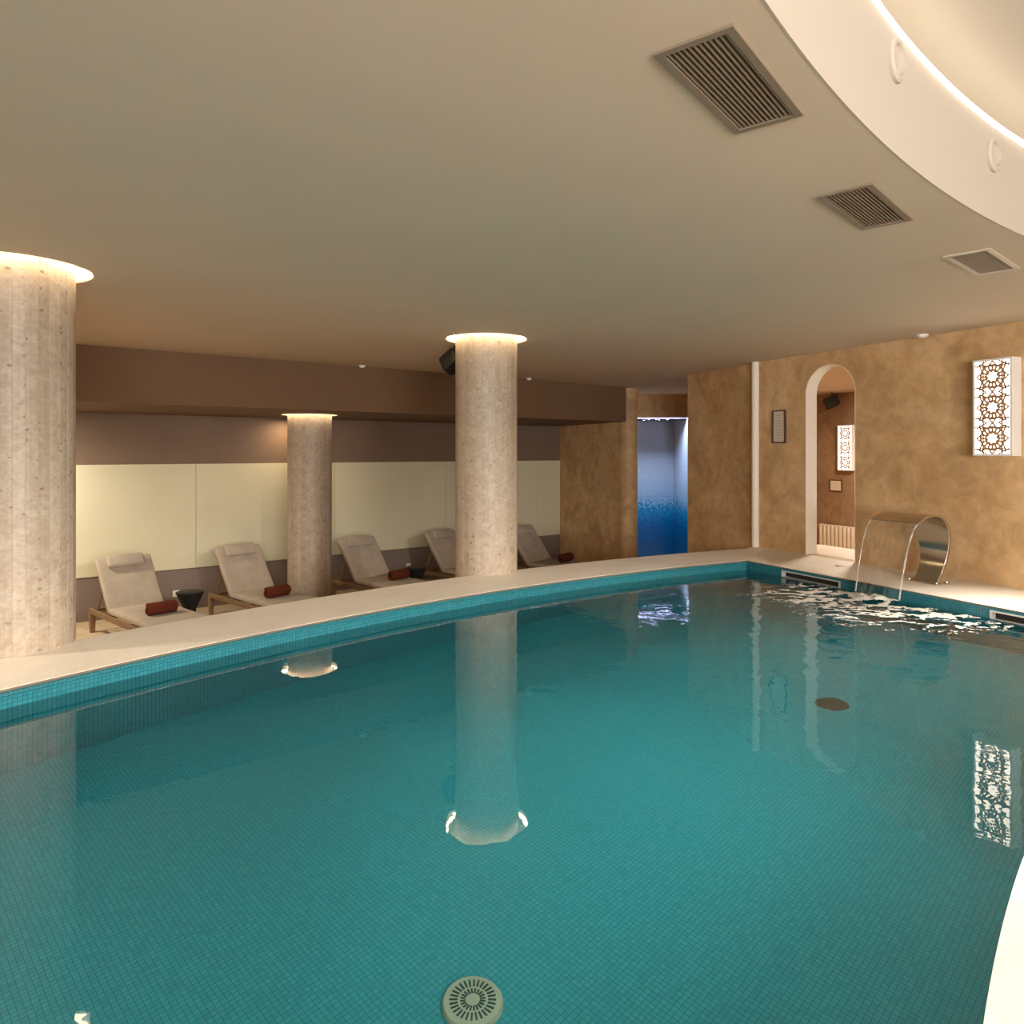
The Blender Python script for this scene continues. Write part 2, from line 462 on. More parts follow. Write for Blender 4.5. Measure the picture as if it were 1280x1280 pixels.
# water
vs, fs = [], []
na, nr = 150, 40
for i in range(na+1):
    for j in range(nr+1):
        vs.append((*pol(R_IN+(R_OUT-R_IN)*j/nr, TH0+(TH1-TH0)*i/na), 0))
for i in range(na):
    for j in range(nr):
        a = i*(nr+1)+j; fs.append((a, a+nr+1, a+nr+2, a+1))
w = mesh_obj('pool_water', vs, fs, M['water'], None, 80, recalc=False)
if w.data.polygons[0].normal.z < 0: w.data.flip_normals()
tag(w, 'still teal pool water rippling below the steel waterfall', 'water', kind='stuff')

# ---- ceiling with its openings
VENTS = [((.665, 2.154), 52.3, 'large'), ((1.592, 3.232), 47.3, 'mid'), ((2.716, 4.153), 42.5, 'far')]
def rect(c, a, L, Wd):
    d = Vector((cos(a), sin(a))); n = Vector((-d.y, d.x)); c = Vector(c)
    return [tuple(c+d*x+n*y) for x, y in ((-L/2, -Wd/2), (L/2, -Wd/2), (L/2, Wd/2), (-L/2, Wd/2))]
RR0, RR1 = 6.0, 9.55
ra0, ra1 = radians(112.6), radians(179)
rec_loop = [pol(RR1, ra0+(ra1-ra0)*i/140) for i in range(141)]+[pol(RR0, ra1+(ra0-ra1)*i/60) for i in range(61)]
holes = [[pol(RR1+.004, ra0+(ra1-ra0)*i/140) for i in range(141)]+[pol(RR0-.012, ra1+(ra0-ra1)*i/60) for i in range(61)]]+[circle(c, HOLE, 72) for c, z in COLS[:2]]+[rect(c, radians(a), .575, .185) for c, a, _ in VENTS]
struct(slab('ceiling', [[(-9.5, -5), (10.5, -5), (10.5, 17.5), (-9.5, 17.5)]]+holes, ZC, ZC+.3, M['ceiling']))
# recess: fascia, rim, light cove, upper ceiling
ZR, ZU, RB = 2.80, 2.985, 9.69
prof = [(RR1+.006, ZC-.001), (RR1, ZC-.001), (RR1, ZR), (RR1+.022, ZR), (RR1+.022, ZR-.09), (RB, ZR-.09), (RB, ZU)]
struct(arc_sweep('trim_recess_fascia', prof, M['fascia'], ra0-.004, ra1+.004, 200, 30))
struct(arc_sweep('trim_recess_inner', [(RR0, ZC-.002), (RR0, ZU)], M['fascia'], ra0-.004, ra1+.004, 60, 30))
up = [pol(RB, ra0-.02+(ra1-ra0+.04)*i/140) for i in range(141)]+[pol(RR0-.02, ra1+.02+(ra0-ra1-.04)*i/60) for i in range(61)]
struct(slab('ceiling_recess', [up], ZU, ZU+.1, M['fascia']))
for nm, a in (('trim_recess_end', ra0-.003), ('trim_recess_end', ra1+.003)):
    v = [(*pol(RR0, a), ZC), (*pol(RB, a), ZC), (*pol(RB, a), ZU), (*pol(RR0, a), ZU)]
    struct(mesh_obj(nm, v, [(0, 1, 2, 3)], M['fascia']))
cl = arc_sweep('cove_light_strip', [(RR1+.02, ZR+.001), (RR1+.02, ZR+.024), (RR1-.004, ZR+.026), (RR1-.012, ZR+.012), (RR1-.004, ZR+.001), (RR1+.02, ZR+.001)], M['cove_led'], ra0, ra1, 160)
tag(cl, 'curved warm light strip glowing behind the rim of the ceiling recess', 'strip light')

# ---- alcove: dropped beam block, back wall, end wall
bs = Vector((1.93, 12.18, 0)); bd = Vector((6.35, 4.87, 0)).normalized()
bl = bs-bd*11.9
back_l = BW(-3.4); back_r = BW(S_END+.3)
beam = [(bl.x, bl.y), (bs.x, bs.y), back_r, back_l]
struct(slab('trim_beam', [beam, circle(COLS[2][0], HOLE-.015, 72)], 1.77, ZC+.02, M['taupe']))
struct(slab('wall_back', [[BW(-3.6), BW(S_END+.3), BW(S_END+.3, -.2), BW(-3.6, -.2)]], ZF, ZC+.1, M['alcove']))
struct(slab('baseboard_back', [[BW(-3.4), BW(S_END), BW(S_END, .012), BW(-3.4, .012)]], ZF, -.40, M['wainscot']))
e0 = Vector((*BW(S_END), 0)); e1 = Vector((1.86, 12.42, 0)); ed = (e1-e0).normalized(); en = Vector((-ed.y, ed.x, 0)); en = en if en.x > 0 else -en
tw = .33
nc = e1+en*tw/2
a_l = atan2(-en.y, -en.x)
nose = []
for i in range(17):
    a = pi*i/16; p = nc-en*(tw/2)*cos(a)+ed*(tw/2)*sin(a); nose.append((p.x, p.y))
q0 = e0-ed*.1; q1 = q0+en*tw
struct(slab('wall_alcove_end', [[(q0.x, q0.y)]+[(e1.x-ed.x*.05, e1.y-ed.y*.05), ((e1+en*tw-ed*.05).x, (e1+en*tw-ed*.05).y), (q1.x, q1.y)]], ZF, ZC+.05, M['plaster']))
o = slab('trim_rounded_nose', [[(e1.x-ed.x*.05, e1.y-ed.y*.05)]+nose+[((e1+en*tw-ed*.05).x, (e1+en*tw-ed*.05).y)]], ZF, ZC+.04, M['nose'])
struct(o)

# glass panels on the back wall
edges = [-2.74, -.655, 1.43, 3.515, 5.60, 7.685, S_END-.01]
glab = ['pale glass wall panel brightest of all, left of the big near column', 'bright cream glass wall panel behind the first lounger',
        'cream glass wall panel behind the second lounger and short column', 'greenish cream glass wall panel behind the third lounger',
        'dim glass wall panel behind the central column', 'narrow dim glass wall panel against the ochre end wall']
for i in range(len(edges)-1):
    a, b = edges[i]+.003, edges[i+1]-.003
    if i == 0: continue
    o = slab('glass_panel', [[BW(a, .0), BW(b, .0), BW(b, .022), BW(a, .022)]], -.39, 1.085, M['glasspanel'])
    tag(o, glab[i], 'glass panel', 'glass panels on the back wall')

# ---- right wall with arched opening
def wall_panel(name, t0, t1, z0, z1, th, m, holes=(), origin=W0, u=U, n=NW):
    """upright slab along a wall line; outline and holes in (t, z)"""
    loops = [[(t0, z0), (t1, z0), (t1, z1), (t0, z1)]]+list(holes)
    vs, fs = prism(loops, 0, -th)
    out = [origin+u*v[0]+n*v[2]+Vector((0, 0, v[1])) for v in vs]
    return mesh_obj(name, out, fs, m)
AT0, AT1 = .768, 1.42
am, ar = (AT0+AT1)/2, (AT1-AT0)/2
def arch_loop(g=0, z0=ZK):
    return [(AT0-g, z0), (AT1+g, z0)]+[(am+(ar+g)*cos(pi*i/28), 1.905+(.30+g)*sin(pi*i/28)) for i in range(29)]
struct(wall_panel('wall_right', 0, 13.9, ZK-1.05, ZC+.05, .16, M['plaster'], [arch_loop(0, ZK)]))
# pale lining of the arch
lo, li = arch_loop(.001, ZK), arch_loop(-.006, ZK)
nn = len(lo); vs = []; fs = []
for L in (lo, li):
    for d in (.001, -.165):
        vs += [W0+U*t+NW*d+Vector((0, 0, z)) for t, z in L]
for i in range(1, nn-1+1):
    j = (i+1) % nn
    for A, B in ((0, nn), (2*nn, 3*nn), (0, 2*nn), (nn, 3*nn)):
        fs.append((A+i, A+j, B+j, B+i))
struct(mesh_obj('trim_arch_lining', vs, fs, M['jamb'], None, 40))
# wall bends away past the corner bead
w1 = Vector((2.52, 10.33, 0)); d1 = (w1-W0).normalized(); n1 = Vector((-d1.y, d1.x, 0)); n1 = n1 if n1.x < 0 else -n1
pA = W0+d1*0; pB = w1; t16 = .16
struct(slab('wall_right_far', [[(pA.x, pA.y), (pB.x, pB.y), ((pB-n1*t16).x, (pB-n1*t16).y), ((pA-n1*t16).x, (pA-n1*t16).y)]], ZF, ZC+.05, M['plaster']))
bead = MB().lathe([(0, 0), (.045, 0), (.045, 2.27), (0, 2.27)], 20).build('trim_corner_bead', M['jamb'], None, 40)
bead.location = (W0.x-.012, W0.y-.02, ZK); struct(bead)
# lintel and star-lit niche
struct(slab('wall_niche_lintel', [[(1.7, 13.65), (3.9, 13.65), (3.9, 13.8), (1.7, 13.8)]], 1.91, ZC+.05, M['nose']))
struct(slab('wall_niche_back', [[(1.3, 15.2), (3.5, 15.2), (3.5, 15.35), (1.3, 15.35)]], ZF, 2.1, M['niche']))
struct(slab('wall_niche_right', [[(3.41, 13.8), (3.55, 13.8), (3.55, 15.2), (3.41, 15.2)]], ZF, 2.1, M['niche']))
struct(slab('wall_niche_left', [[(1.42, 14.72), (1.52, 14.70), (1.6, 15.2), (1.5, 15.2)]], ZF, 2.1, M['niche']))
struct(slab('ceiling_niche', [[(1.3, 14.02), (3.5, 14.02), (3.5, 15.3), (1.3, 15.3)]], 1.905, 1.95, M['niche_ceiling']))
struct(slab('wall_partition', [[(2.68, 10.38), (2.80, 10.38), (3.75, 13.7), (3.62, 13.7)]], ZF, ZC+.05, M['plaster']))
star = MB().lathe([(0, -.004), (.016, -.004), (.02, 0), (0, 0)], 12).build('star_light', M['star'])
for i, (x, y) in enumerate([(2.62, 14.1), (2.74, 14.4), (2.86, 14.3), (2.70, 14.75), (2.98, 14.6), (3.07, 14.15), (3.12, 14.45)]):
    s = star if i == 0 else copy_tree(star)
    s.location = (x, y, 1.905)
    tag(s, 'tiny bluish white star light in the dark ceiling of the blue niche', 'star light', 'star lights over the blue niche')

# back room seen through the arch
F0 = Vector((6.0, 13.5, 0))
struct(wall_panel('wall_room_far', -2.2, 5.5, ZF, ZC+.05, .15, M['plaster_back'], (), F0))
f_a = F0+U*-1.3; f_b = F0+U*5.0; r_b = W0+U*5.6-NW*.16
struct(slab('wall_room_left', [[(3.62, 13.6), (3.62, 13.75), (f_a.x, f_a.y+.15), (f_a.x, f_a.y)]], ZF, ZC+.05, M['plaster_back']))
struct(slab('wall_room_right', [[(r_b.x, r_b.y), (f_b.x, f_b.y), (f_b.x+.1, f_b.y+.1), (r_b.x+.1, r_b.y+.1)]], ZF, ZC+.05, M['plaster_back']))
# remaining walls of the hall, outside the view
lw0 = Vector((*BW(-3.4), 0)); lw1 = Vector((-6.2, -4.2, 0))
struct(slab('wall_left', [[(lw0.x, lw0.y), (lw1.x, lw1.y), (lw1.x-.15, lw1.y), (lw0.x-.15, lw0.y)]], ZF, ZC+.05, M['plaster']))
struct(slab('wall_rear', [[(-6.3, -4.2), (9.4, -4.2), (9.4, -4.35), (-6.3, -4.35)]], ZF, ZC+.05, M['plaster']))

# ------------------------------------------------------------------ columns with ring lights
def column(c, top, label):
    root = empty('stone_column', (c[0], c[1], ZF))
    tag(root, label, 'column', 'round travertine columns')
    h = top-ZF
    n = 30; prof = []
    ring = []
    for i in range(n):
        a = 2*pi*i/n; w = 2*pi/n
        for f, r in ((0, .2988), (.025, .3), (.34, .3004), (.66, .3004), (.975, .3)):
            ring.append((r*cos(a+w*f), r*sin(a+w*f)))
    vs, fs = prism([ring], 0, h+.17)
    mesh_obj('shaft', vs, fs, M['travertine'], root, 30)
    hr = HOLE if top == ZC else HOLE-.015
    cv = MB().lathe([(hr-.001, h+.002), (hr-.001, h+.16), (.29, h+.16)], 64).build('light_cove', M['fascia'], root, 40)
    MB().lathe([(hr-.004, h+.035), (hr-.018, h+.035), (hr-.018, h+.075), (hr-.004, h+.075), (hr-.004, h+.035)], 64).build('ring_light', M['led'], root, 40)
    return root
column(*COLS[0], 'thick travertine column nearest the viewer, cut by the picture edge')
column(*COLS[1], 'travertine column rising from the coping in the middle of the hall')
column(*COLS[2], 'short travertine column under the brown beam among the loungers')

# ------------------------------------------------------------------ loungers
def make_lounger():
    root = empty('sun_lounger', (0, 0, 0))
    hw = .335
    fr = MB()
    for s in (-1, 1):
        fr.rbox(-.60, 1.34, s*hw-.03 if s > 0 else -hw, s*hw if s > 0 else -hw+.03, .235, .30, .006, 2)
    for x in (-.585, -.03, .62, 1.31): fr.box(x-.015, x+.015, -hw+.02, hw-.02, .245, .285)
    fr.build('frame', M['wood'], root)
    for x in (-.575, 1.29):
        for s in (-1, 1):
            y = s*(hw-.03)
            lg = MB(); b = .024; t = .034
            lg.add([(x+sx*k, y+sy*k, z) for k, z in ((b, 0), (t, .25)) for sx, sy in ((-1,-1),(1,-1),(1,1),(-1,1))],
                   [(3,2,1,0),(4,5,6,7)]+[(i,(i+1)%4,(i+1)%4+4,i+4) for i in range(4)])
            lg.build('leg', M['wood'], root)
    MB().rbox(-.01, 1.33, -.32, .32, .305, .375, .026, 4, puff=.008).build('seat_cushion', M['cushion'], root, 60)
    ang = radians(128)
    T = Matrix.Translation((0, 0, .325)) @ Matrix.Rotation(-ang, 4, 'Y')
    # local +X runs up the backrest, local -Z is its front
    MB().rbox(0, .735, -.32, .32, -.045, .03, .026, 4, M=T, puff=.004).build('back_cushion', M['cushion'], root, 60)
    bf = MB()
    for s in (-1, 1): bf.box(0, .66, s*.29-.014, s*.29+.014, .03, .055, T)
    for x in (.1, .35, .62): bf.box(x-.015, x+.015, -.29, .29, .035, .05, T)
    pv = T @ Vector((.45, 0, .05))
    for s in (-1, 1): bf.tube([(pv.x, s*.26, pv.z), (-.5, s*.26, .28)], .011, 8)
    bf.build('backrest_frame', M['wood'], root)
    p = MB().rbox(.565, .735, -.215, .215, -.098, -.035, .03, 4, M=T, puff=.0).build('head_pillow', M['cushion'], root, 60)
    MB().box(.735, .748, -.10, .10, -.06, .034, T).build('strap', M['cushion'], p)
    return root
LA = atan2(-.67, .74)
LO = [(-4.77, 8.47, 0), (-3.71, 9.44, 0), (-2.28, 10.45, 0), (-1.10, 11.36, 0), (.26, 12.02, .03)]
LL = ['cream lounger beside the thick near column, first of the row',
      'cream lounger with its foot running behind the short column',
      'cream lounger just past the short column, towel beside black stool',
      'cream lounger half hidden behind the central column',
      'cream lounger at the far end of the row by the ochre wall']
proto = make_lounger()
for i, (x, y, da) in enumerate(LO):
    o = proto if i == 0 else copy_tree(proto)
    a = LA+da
    o.location = (x-.335*sin(a), y+.335*cos(a), ZF); o.rotation_euler.z = a
    tag(o, LL[i], 'sun lounger', 'sun loungers along the back wall')

# rolled towels (one spiral-wound sheet each)
def make_towel():
    n = 90; turns = 3.4; vs = []; fs = []; Lh = .155; th = .011
    for i in range(n+1):
        a = 2*pi*turns*i/n; r = .014+.050*i/n
        for rr in (r, r+th):
            for y in (-Lh, -Lh*.97, Lh*.97, Lh):
                q = rr-(.003 if abs(y) == Lh else 0)
                vs.append((q*1.06*cos(a), y+.004*sin(a*3+y), q*sin(a)))
    for i in range(n):
        b = i*8; c = b+8
        for k in (0, 4):
            for j in range(3): fs.append((b+k+j, b+k+j+1, c+k+j+1, c+k+j))
        for j in (0, 3): fs.append((b+j, b+j+4, c+j+4, c+j))
    for e in (0, n*8):
        for j in range(3): fs.append((e+j, e+j+1, e+j+5, e+j+4))
    return mesh_obj('rolled_towel', vs, fs, M['towel'], None, 50)
tw0 = make_towel()
TW = [((-3.99, 8.20), 'rust brown rolled towel on the first lounger, beside the near black stool', .0),
      ((-2.99, 9.17), 'rust brown rolled towel on the lounger behind the short column', .08),
      ((-1.64, 10.42), 'rust brown rolled towel touching the far black stool in view', .1),
      ((.90, 12.10), 'rust brown rolled towel on the farthest lounger by the ochre wall', .12)]
for i, ((x, y), lab, da) in enumerate(TW):
    o = tw0 if i == 0 else copy_tree(tw0)
    o.location = (x, y, ZF+.449); o.rotation_euler = (0, 0, LA+da)
    tag(o, lab, 'towel', 'rolled towels on the loungers')

# black hourglass stools
def make_stool():
    root = empty('side_stool', (0, 0, 0))
    MB().lathe([(0, 0), (.135, 0), (.138, .012), (.075, .17), (.07, .2), (.075, .23), (.163, .425), (.163, .432)], 40).build('body', M['black'], root, 35)
    MB().lathe([(.163, .432), (.168, .436), (.168, .446), (.160, .45), (0, .45)], 40).build('top', M['black'], root, 35)
    return root
s0 = make_stool()
for i, ((x, y), lab) in enumerate([((-4.10, 9.17), 'black hourglass stool between the first and second loungers'),
                                   ((-1.48, 11.10), 'black hourglass stool just left of the central column')]):
    o = s0 if i == 0 else copy_tree(s0)
    o.location = (x, y, ZF); tag(o, lab, 'stool', 'black hourglass stools')

# wall sockets
rzb = atan2(BD.y, BD.x)
def make_socket():
    root = empty('wall_socket', (0, 0, 0))
    MB().rbox(-.045, .045, -.012, 0, -.045, .045, .005, 2).build('plate', M['white'], root, 40)
    k = MB()
    k.add([Vector((.024*cos(a), -.0135, .024*sin(a))) for a in [2*pi*i/20 for i in range(20)]]+[Vector((.024*cos(a), -.012, .024*sin(a))) for a in [2*pi*i/20 for i in range(20)]],
          [list(range(20))]+[(i, (i+1) % 20, (i+1) % 20+20, i+20) for i in range(20)])
    k.build('outlet', M['paper'], root)
    return root
k0 = make_socket()
for i, (s, z, lab) in enumerate([(1.17, -.73, 'white wall socket above the near black stool'), (4.82, -.70, 'white wall socket above the stool by the central column')]):
    o = k0 if i == 0 else copy_tree(k0)
    p = BW(s, .0125); 
    px = {0: -.4667, 1: -.1440}[i]
    Y = 13.694/(1-.76*px); o.location = (px*Y+BN.x*.014, Y+BN.y*.014, z); o.rotation_euler.z = rzb
    # keep the plate on the wall plane
    d = (Vector(o.location)-B0).dot(BN); o.location = Vector(o.location)-BN*(d-.0125)
    tag(o, lab, 'wall socket', 'white sockets on the back wall')

# ------------------------------------------------------------------ ceiling grilles, lamps, speakers
def make_vent(c, adeg, lab, cross=False):
    root = empty('ceiling_vent', (c[0], c[1], ZC), radians(adeg)); tag(root, lab, 'air vent', 'rectangular ceiling vents')
    L, Wd = .62, .225; f = .024
    loops = [[(-L/2, -Wd/2), (L/2, -Wd/2), (L/2, Wd/2), (-L/2, Wd/2)], [(-L/2+f, -Wd/2+f), (L/2-f, -Wd/2+f), (L/2-f, Wd/2-f), (-L/2+f, Wd/2-f)]]
    gm = M['grille_pale'] if cross else M['grille']
    MB().prism(loops, -.008, .004).build('frame', gm, root, 30)
    g = MB(); n = 8 if cross else 12; ih = Wd-2*f
    for i in range(n):
        y = -ih/2+ih*(i+.5)/n; R = Matrix.Translation((0, y, .004)) @ Matrix.Rotation(radians(-6), 4, 'X')
        g.box(-L/2+f, L/2-f, -.0028, .0028, -.008, .014 if cross else .035, R)
    if cross:
        for i in range(20):
            x = -L/2+f+(L-2*f)*(i+.5)/20; g.box(x-.003, x+.003, -ih/2, ih/2, -.006, .016)
    g.build('louvres', M['grille'], root, 30)
    MB().box(-L/2+f, L/2-f, -ih/2, ih/2, .10, .11).build('duct', M['dark'], root, 30)
for (c, a, _), lab, cr in zip(VENTS, ['largest slatted ceiling vent, nearest the viewer', 'middle slatted ceiling vent of the curved row', 'smallest ceiling vent with a square mesh, farthest of the row'], (0, 0, 1)):
    make_vent(c, a, lab, cr)

# round lamps on the fascia of the recess
def make_fascia_lamp(ang, z, lab):
    p = pol(RR1-.001, ang); root = empty('wall_lamp', (p[0], p[1], z), ang+pi)
    tag(root, lab, 'recessed lamp', 'round lamps on the recess fascia')
    T = Matrix.Rotation(pi/2, 4, 'Y')   # local z of lathe -> +x (towards the pool centre)
    MB().lathe([(.078, -.006), (.078, .012), (.070, .020), (.056, .020), (.052, .010)], 40, T).build('trim_ring', M['fascia'], root, 40)
    MB().lathe([(.053, .010), (.046, .006), (0, .004)], 40, T).build('lens', M['fascia'], root, 40)
def ang_for(px):   # bearing on the fascia of a sight line of slope px
    lo_, hi_ = radians(113), radians(160)
    for _ in range(50):
        mid = (lo_+hi_)/2; p = pol(RR1, mid)
        if p[0]/p[1] > px: lo_ = mid
        else: hi_ = mid
    return lo_
for px, z, lab in ((.531, 2.683, 'larger round white lamp set high on the curved fascia'), (.6667, 2.655, 'smaller looking round white lamp further along the curved fascia')):
    make_fascia_lamp(ang_for(px), z, lab)

# loudspeakers
def make_speaker(loc, rz, tilt, lab, s=1.0, roll=0):
    root = empty('loudspeaker', loc, rz); tag(root, lab, 'loudspeaker', 'black loudspeakers')
    R = Matrix.Rotation(roll, 4, 'Y') @ Matrix.Rotation(tilt, 4, 'X') @ Matrix.Scale(s, 4)
    # tapered cabinet: wide front baffle (-y), narrow faceted back
    fr = [(-.085, -.12), (.085, -.12), (.10, -.09), (.10, .09), (.085, .12), (-.085, .12), (-.10, .09), (-.10, -.09)]
    bk = [(x*.5, z*.62) for x, z in fr]
    vs = [(x, -.08, z) for x, z in fr]+[(x, .02, z) for x, z in fr]+[(x, .10, z) for x, z in bk]
    fs = [list(range(8))[::-1], list(range(16, 24))]+[(b+i, b+(i+1) % 8, b+(i+1) % 8+8, b+i+8) for b in (0, 8) for i in range(8)]
    MB().add([R @ Vector(v) for v in vs], fs).build('cabinet', M['black'], root, 20)
    MB().rbox(-.088, .088, -.087, -.079, -.105, .105, .003, 1, M=R).build('grille', M['dark'], root, 20)
    zt = .20*s
    MB().tube([R @ Vector((0, .05, .02)), (0, .05*s, .12*s), (0, .05*s, zt)], .014*s, 10).build('bracket', M['black'], root, 40)
    return root
make_speaker((-.605, 7.36, 2.165), radians(-20), radians(-32), 'black angular loudspeaker peeping out behind the central column', .95, radians(-38))
make_speaker((5.88, 13.26, 2.17), radians(-40), radians(-24), 'black loudspeaker high on the wall seen through the arch', 1.0, radians(62))

# small ceiling discs
def disc(x, y, lab, r=.05):
    o = MB().lathe([(0, -.03), (r*.6, -.03), (r, -.012), (r, 0), (0, 0)], 24).build('ceiling_detector', M['white'], None, 40)
    o.location = (x, y, ZC); tag(o, lab, 'detector', 'small white ceiling detectors')
disc(.25, 10.70, 'small white ceiling detector right of the central column', .042)
disc(-1.90, 9.12, 'small white ceiling detector between the short and central columns', .045)
disc(3.83, 6.72, 'small white ceiling detector above the right wall', .05)

# ------------------------------------------------------------------ lattice lamps
def flat_strip(mb, pts, w, closed=False, z0=0, z1=.006):
    k = len(pts); P = [Vector((p[0], p[1], 0)) for p in pts]; vs = []; fs = []
    for i in range(k):
        a = P[(i-1) % k] if (closed or i) else P[i]; b = P[(i+1) % k] if (closed or i < k-1) else P[i]
        t = (b-a).normalized(); n = Vector((-t.y, t.x, 0))*w/2
        vs += [P[i]+n+Vector((0,0,z0)), P[i]-n+Vector((0,0,z0)), P[i]+n+Vector((0,0,z1)), P[i]-n+Vector((0,0,z1))]
    for i in range(k if closed else k-1):
        a = i*4; b = ((i+1) % k)*4
        fs += [(a, a+1, b+1, b), (a+2, b+2, b+3, a+3), (a, b, b+2, a+2), (a+1, a+3, b+3, b+1)]
    mb.add(vs, fs)
def lattice_mesh(Wd, H):
    g = MB(); q = H/3; hw = Wd/2
    for c in (-1, 0, 1):
        cy = c*q
        def P(r, a): return (r*cos(a), cy+r*sin(a))
        r1, r2, r3 = .052, .070, .098
        # rosette: pierced ring of beads round an eight-pointed star
        star_ = [P(.050 if i % 2 else .033, 2*pi*i/16+pi/16) for i in range(16)]
        ringc = [P(.061, 2*pi*i/48) for i in range(48)]
        g.prism([[P(.062, 2*pi*i/48) for i in range(48)], star_], 0, .008)
        flat_strip(g, [P(r3, 2*pi*i/48) for i in range(48)], .014, True, 0, .008)
        for i in range(16):
            a = 2*pi*i/16; flat_strip(g, [P(.060, a), P(.095, a)], .015, False, 0, .008)
        # points reaching out to the border
        for i in range(8):
            a = 2*pi*i/8; tip = min(.158, .148/max(abs(cos(a)), abs(sin(a)))*.96)
            tx, ty = P(tip, a); tx = max(-hw+.012, min(hw-.012, tx)); ty = max(cy-q/2, min(cy+q/2, ty))
            for sgn in (-1, 1): flat_strip(g, [P(.100, a+sgn*.30), (tx, ty)], .012)
        for sx in (-1, 1):
            flat_strip(g, [(sx*.078, cy-q/2), (sx*.078, cy+q/2)], .011)
            flat_strip(g, [(sx*(hw-.01), cy-q*.32), (sx*.05, cy-q/2)], .011)
            flat_strip(g, [(sx*(hw-.01), cy+q*.32), (sx*.05, cy+q/2)], .011)
        for sy in (-1, 1): flat_strip(g, [(-hw, cy+sy*q*.36), (-.078, cy+sy*q*.33), (.078, cy+sy*q*.33), (hw, cy+sy*q*.36)], .011)
    return g
def make_lamp(t, z0, z1, wd, origin, lab, depth=.125):
    p = origin+U*t; root = empty('lattice_lamp', (p.x, p.y, (z0+z1)/2), atan2(-U.y, -U.x))
    # local x runs away along the wall, local -y/+y: find the side that faces the room
    root.rotation_euler.z = atan2(NW.y, NW.x)+pi/2     # local -y = NW
    tag(root, lab, 'wall lamp', 'pierced lattice wall lamps')
    H = z1-z0; hw = wd/2; e = .018
    T = Matrix(((1, 0, 0, 0), (0, 0, -1, 0), (0, 1, 0, 0), (0, 0, 0, 1)))     # prism z -> -y, prism y -> z
    loops = [[(-hw, -H/2), (hw, -H/2), (hw, H/2), (-hw, H/2)], [(-hw+e, -H/2+e), (hw-e, -H/2+e), (hw-e, H/2-e), (-hw+e, H/2-e)]]
    MB().prism(loops, .0, depth, T).build('housing', M['lampbody'], root, 30)
    MB().box(-hw+e, hw-e, -depth+.012, -depth+.016, -H/2+e, H/2-e).build('diffuser', M['lamp'], root, 30)
    g = lattice_mesh(wd-2*e, H-2*e); g.v = [T @ (v+Vector((0, 0, depth-.010))) for v in g.v]
    g.build('lattice', M['fret'], root, 30)
make_lamp(2.885, 1.22, 2.05, .325, W0, 'glowing white lattice lamp on the ochre wall above the waterfall')
make_lamp(.36, .915, 1.745, .325, F0, 'glowing lattice lamp on the far wall inside the arch', .09)

# framed notices
def make_notice(t, z0, z1, wd, origin, lab, lines, name='framed_notice'):
    p = origin+U*t; root = empty(name, (p.x, p.y, (z0+z1)/2), atan2(NW.y, NW.x)+pi/2)
    tag(root, lab, 'notice', None)
    H = z1-z0; hw = wd/2; e = .014
    T = Matrix(((1, 0, 0, 0), (0, 0, -1, 0), (0, 1, 0, 0), (0, 0, 0, 1)))
    loops = [[(-hw, -H/2), (hw, -H/2), (hw, H/2), (-hw, H/2)], [(-hw+e, -H/2+e), (hw-e, -H/2+e), (hw-e, H/2-e), (-hw+e, H/2-e)]]
    MB().prism(loops, 0, .022, T).build('frame', M['frame_wood'], root, 30)
    MB().box(-hw+e, hw-e, -.013, -.004, -H/2+e, H/2-e).build('sheet', M['paper'], root, 30)
    if lines:
        k = MB()
        for i in range(lines):
            z = H/2-.06-i*(H-.12)/max(1, lines-1); w_ = (hw-.04)*random.uniform(.6, 1)
            k.box(-w_, w_, -.0138, -.0132, z-.0022, z+.0022)
        k.build('print', M['ink'], root, 30)
make_notice(.386, 1.357, 1.745, .20, W0, 'tall framed notice on the ochre wall left of the arch', 9)
make_notice(.10, .525, .735, .27, F0, 'small landscape framed notice on the far wall inside the arch', 4)

# radiator in the back room
rp = F0+U*.42+NW*.09
rad = empty('radiator', (rp.x, rp.y, ZF), atan2(NW.y, NW.x)+pi/2)
tag(rad, 'cream ribbed radiator low on the far wall inside the arch', 'radiator')
n = 14
fins = MB()
for i in range(n):
    x = -.62+1.24*(i+.5)/n
    fins.rbox(x-.036, x+.036, -.045, .045, .25, .87, .016, 3)
    fins.rbox(x-.012, x+.012, -.05, .05, .28, .84, .004, 1)
fins.build('fins', M['radiator'], rad, 40)
MB().tube([(.62, 0, .82), (.70, 0, .82), (.70, 0, 0)], .014, 10).build('pipe', M['radiator'], rad, 40)
vb = MB().tube([(.64, -.02, .84), (.72, -.02, .84)], .026, 12).build('valve', M['white'], rad, 40)
for i in (1, n-2):
    x = -.62+1.24*(i+.5)/n
    MB().box(x-.02, x+.02, -.03, .03, 0, .27).build('foot', M['radiator'], rad, 40)

# ------------------------------------------------------------------ steel waterfall blade
Bp = Vector((3.685, 6.385, ZK))
fall = empty('waterfall_spout', Bp, atan2(NW.y, NW.x))      # local x = out over the pool, local y = along the wall
tag(fall, 'curved brushed steel waterfall spout on the coping before the ochre wall', 'fountain')
ctr = [(.02, 0, .11), (-.045, .10, .112), (-.085, .20, .12), (-.095, .30, .135), (-.075, .40, .155), (-.03, .49, .175), (.05, .565, .195), (.15, .605, .21), (.26, .610, .22), (.35, .592, .226), (.44, .555, .23)]
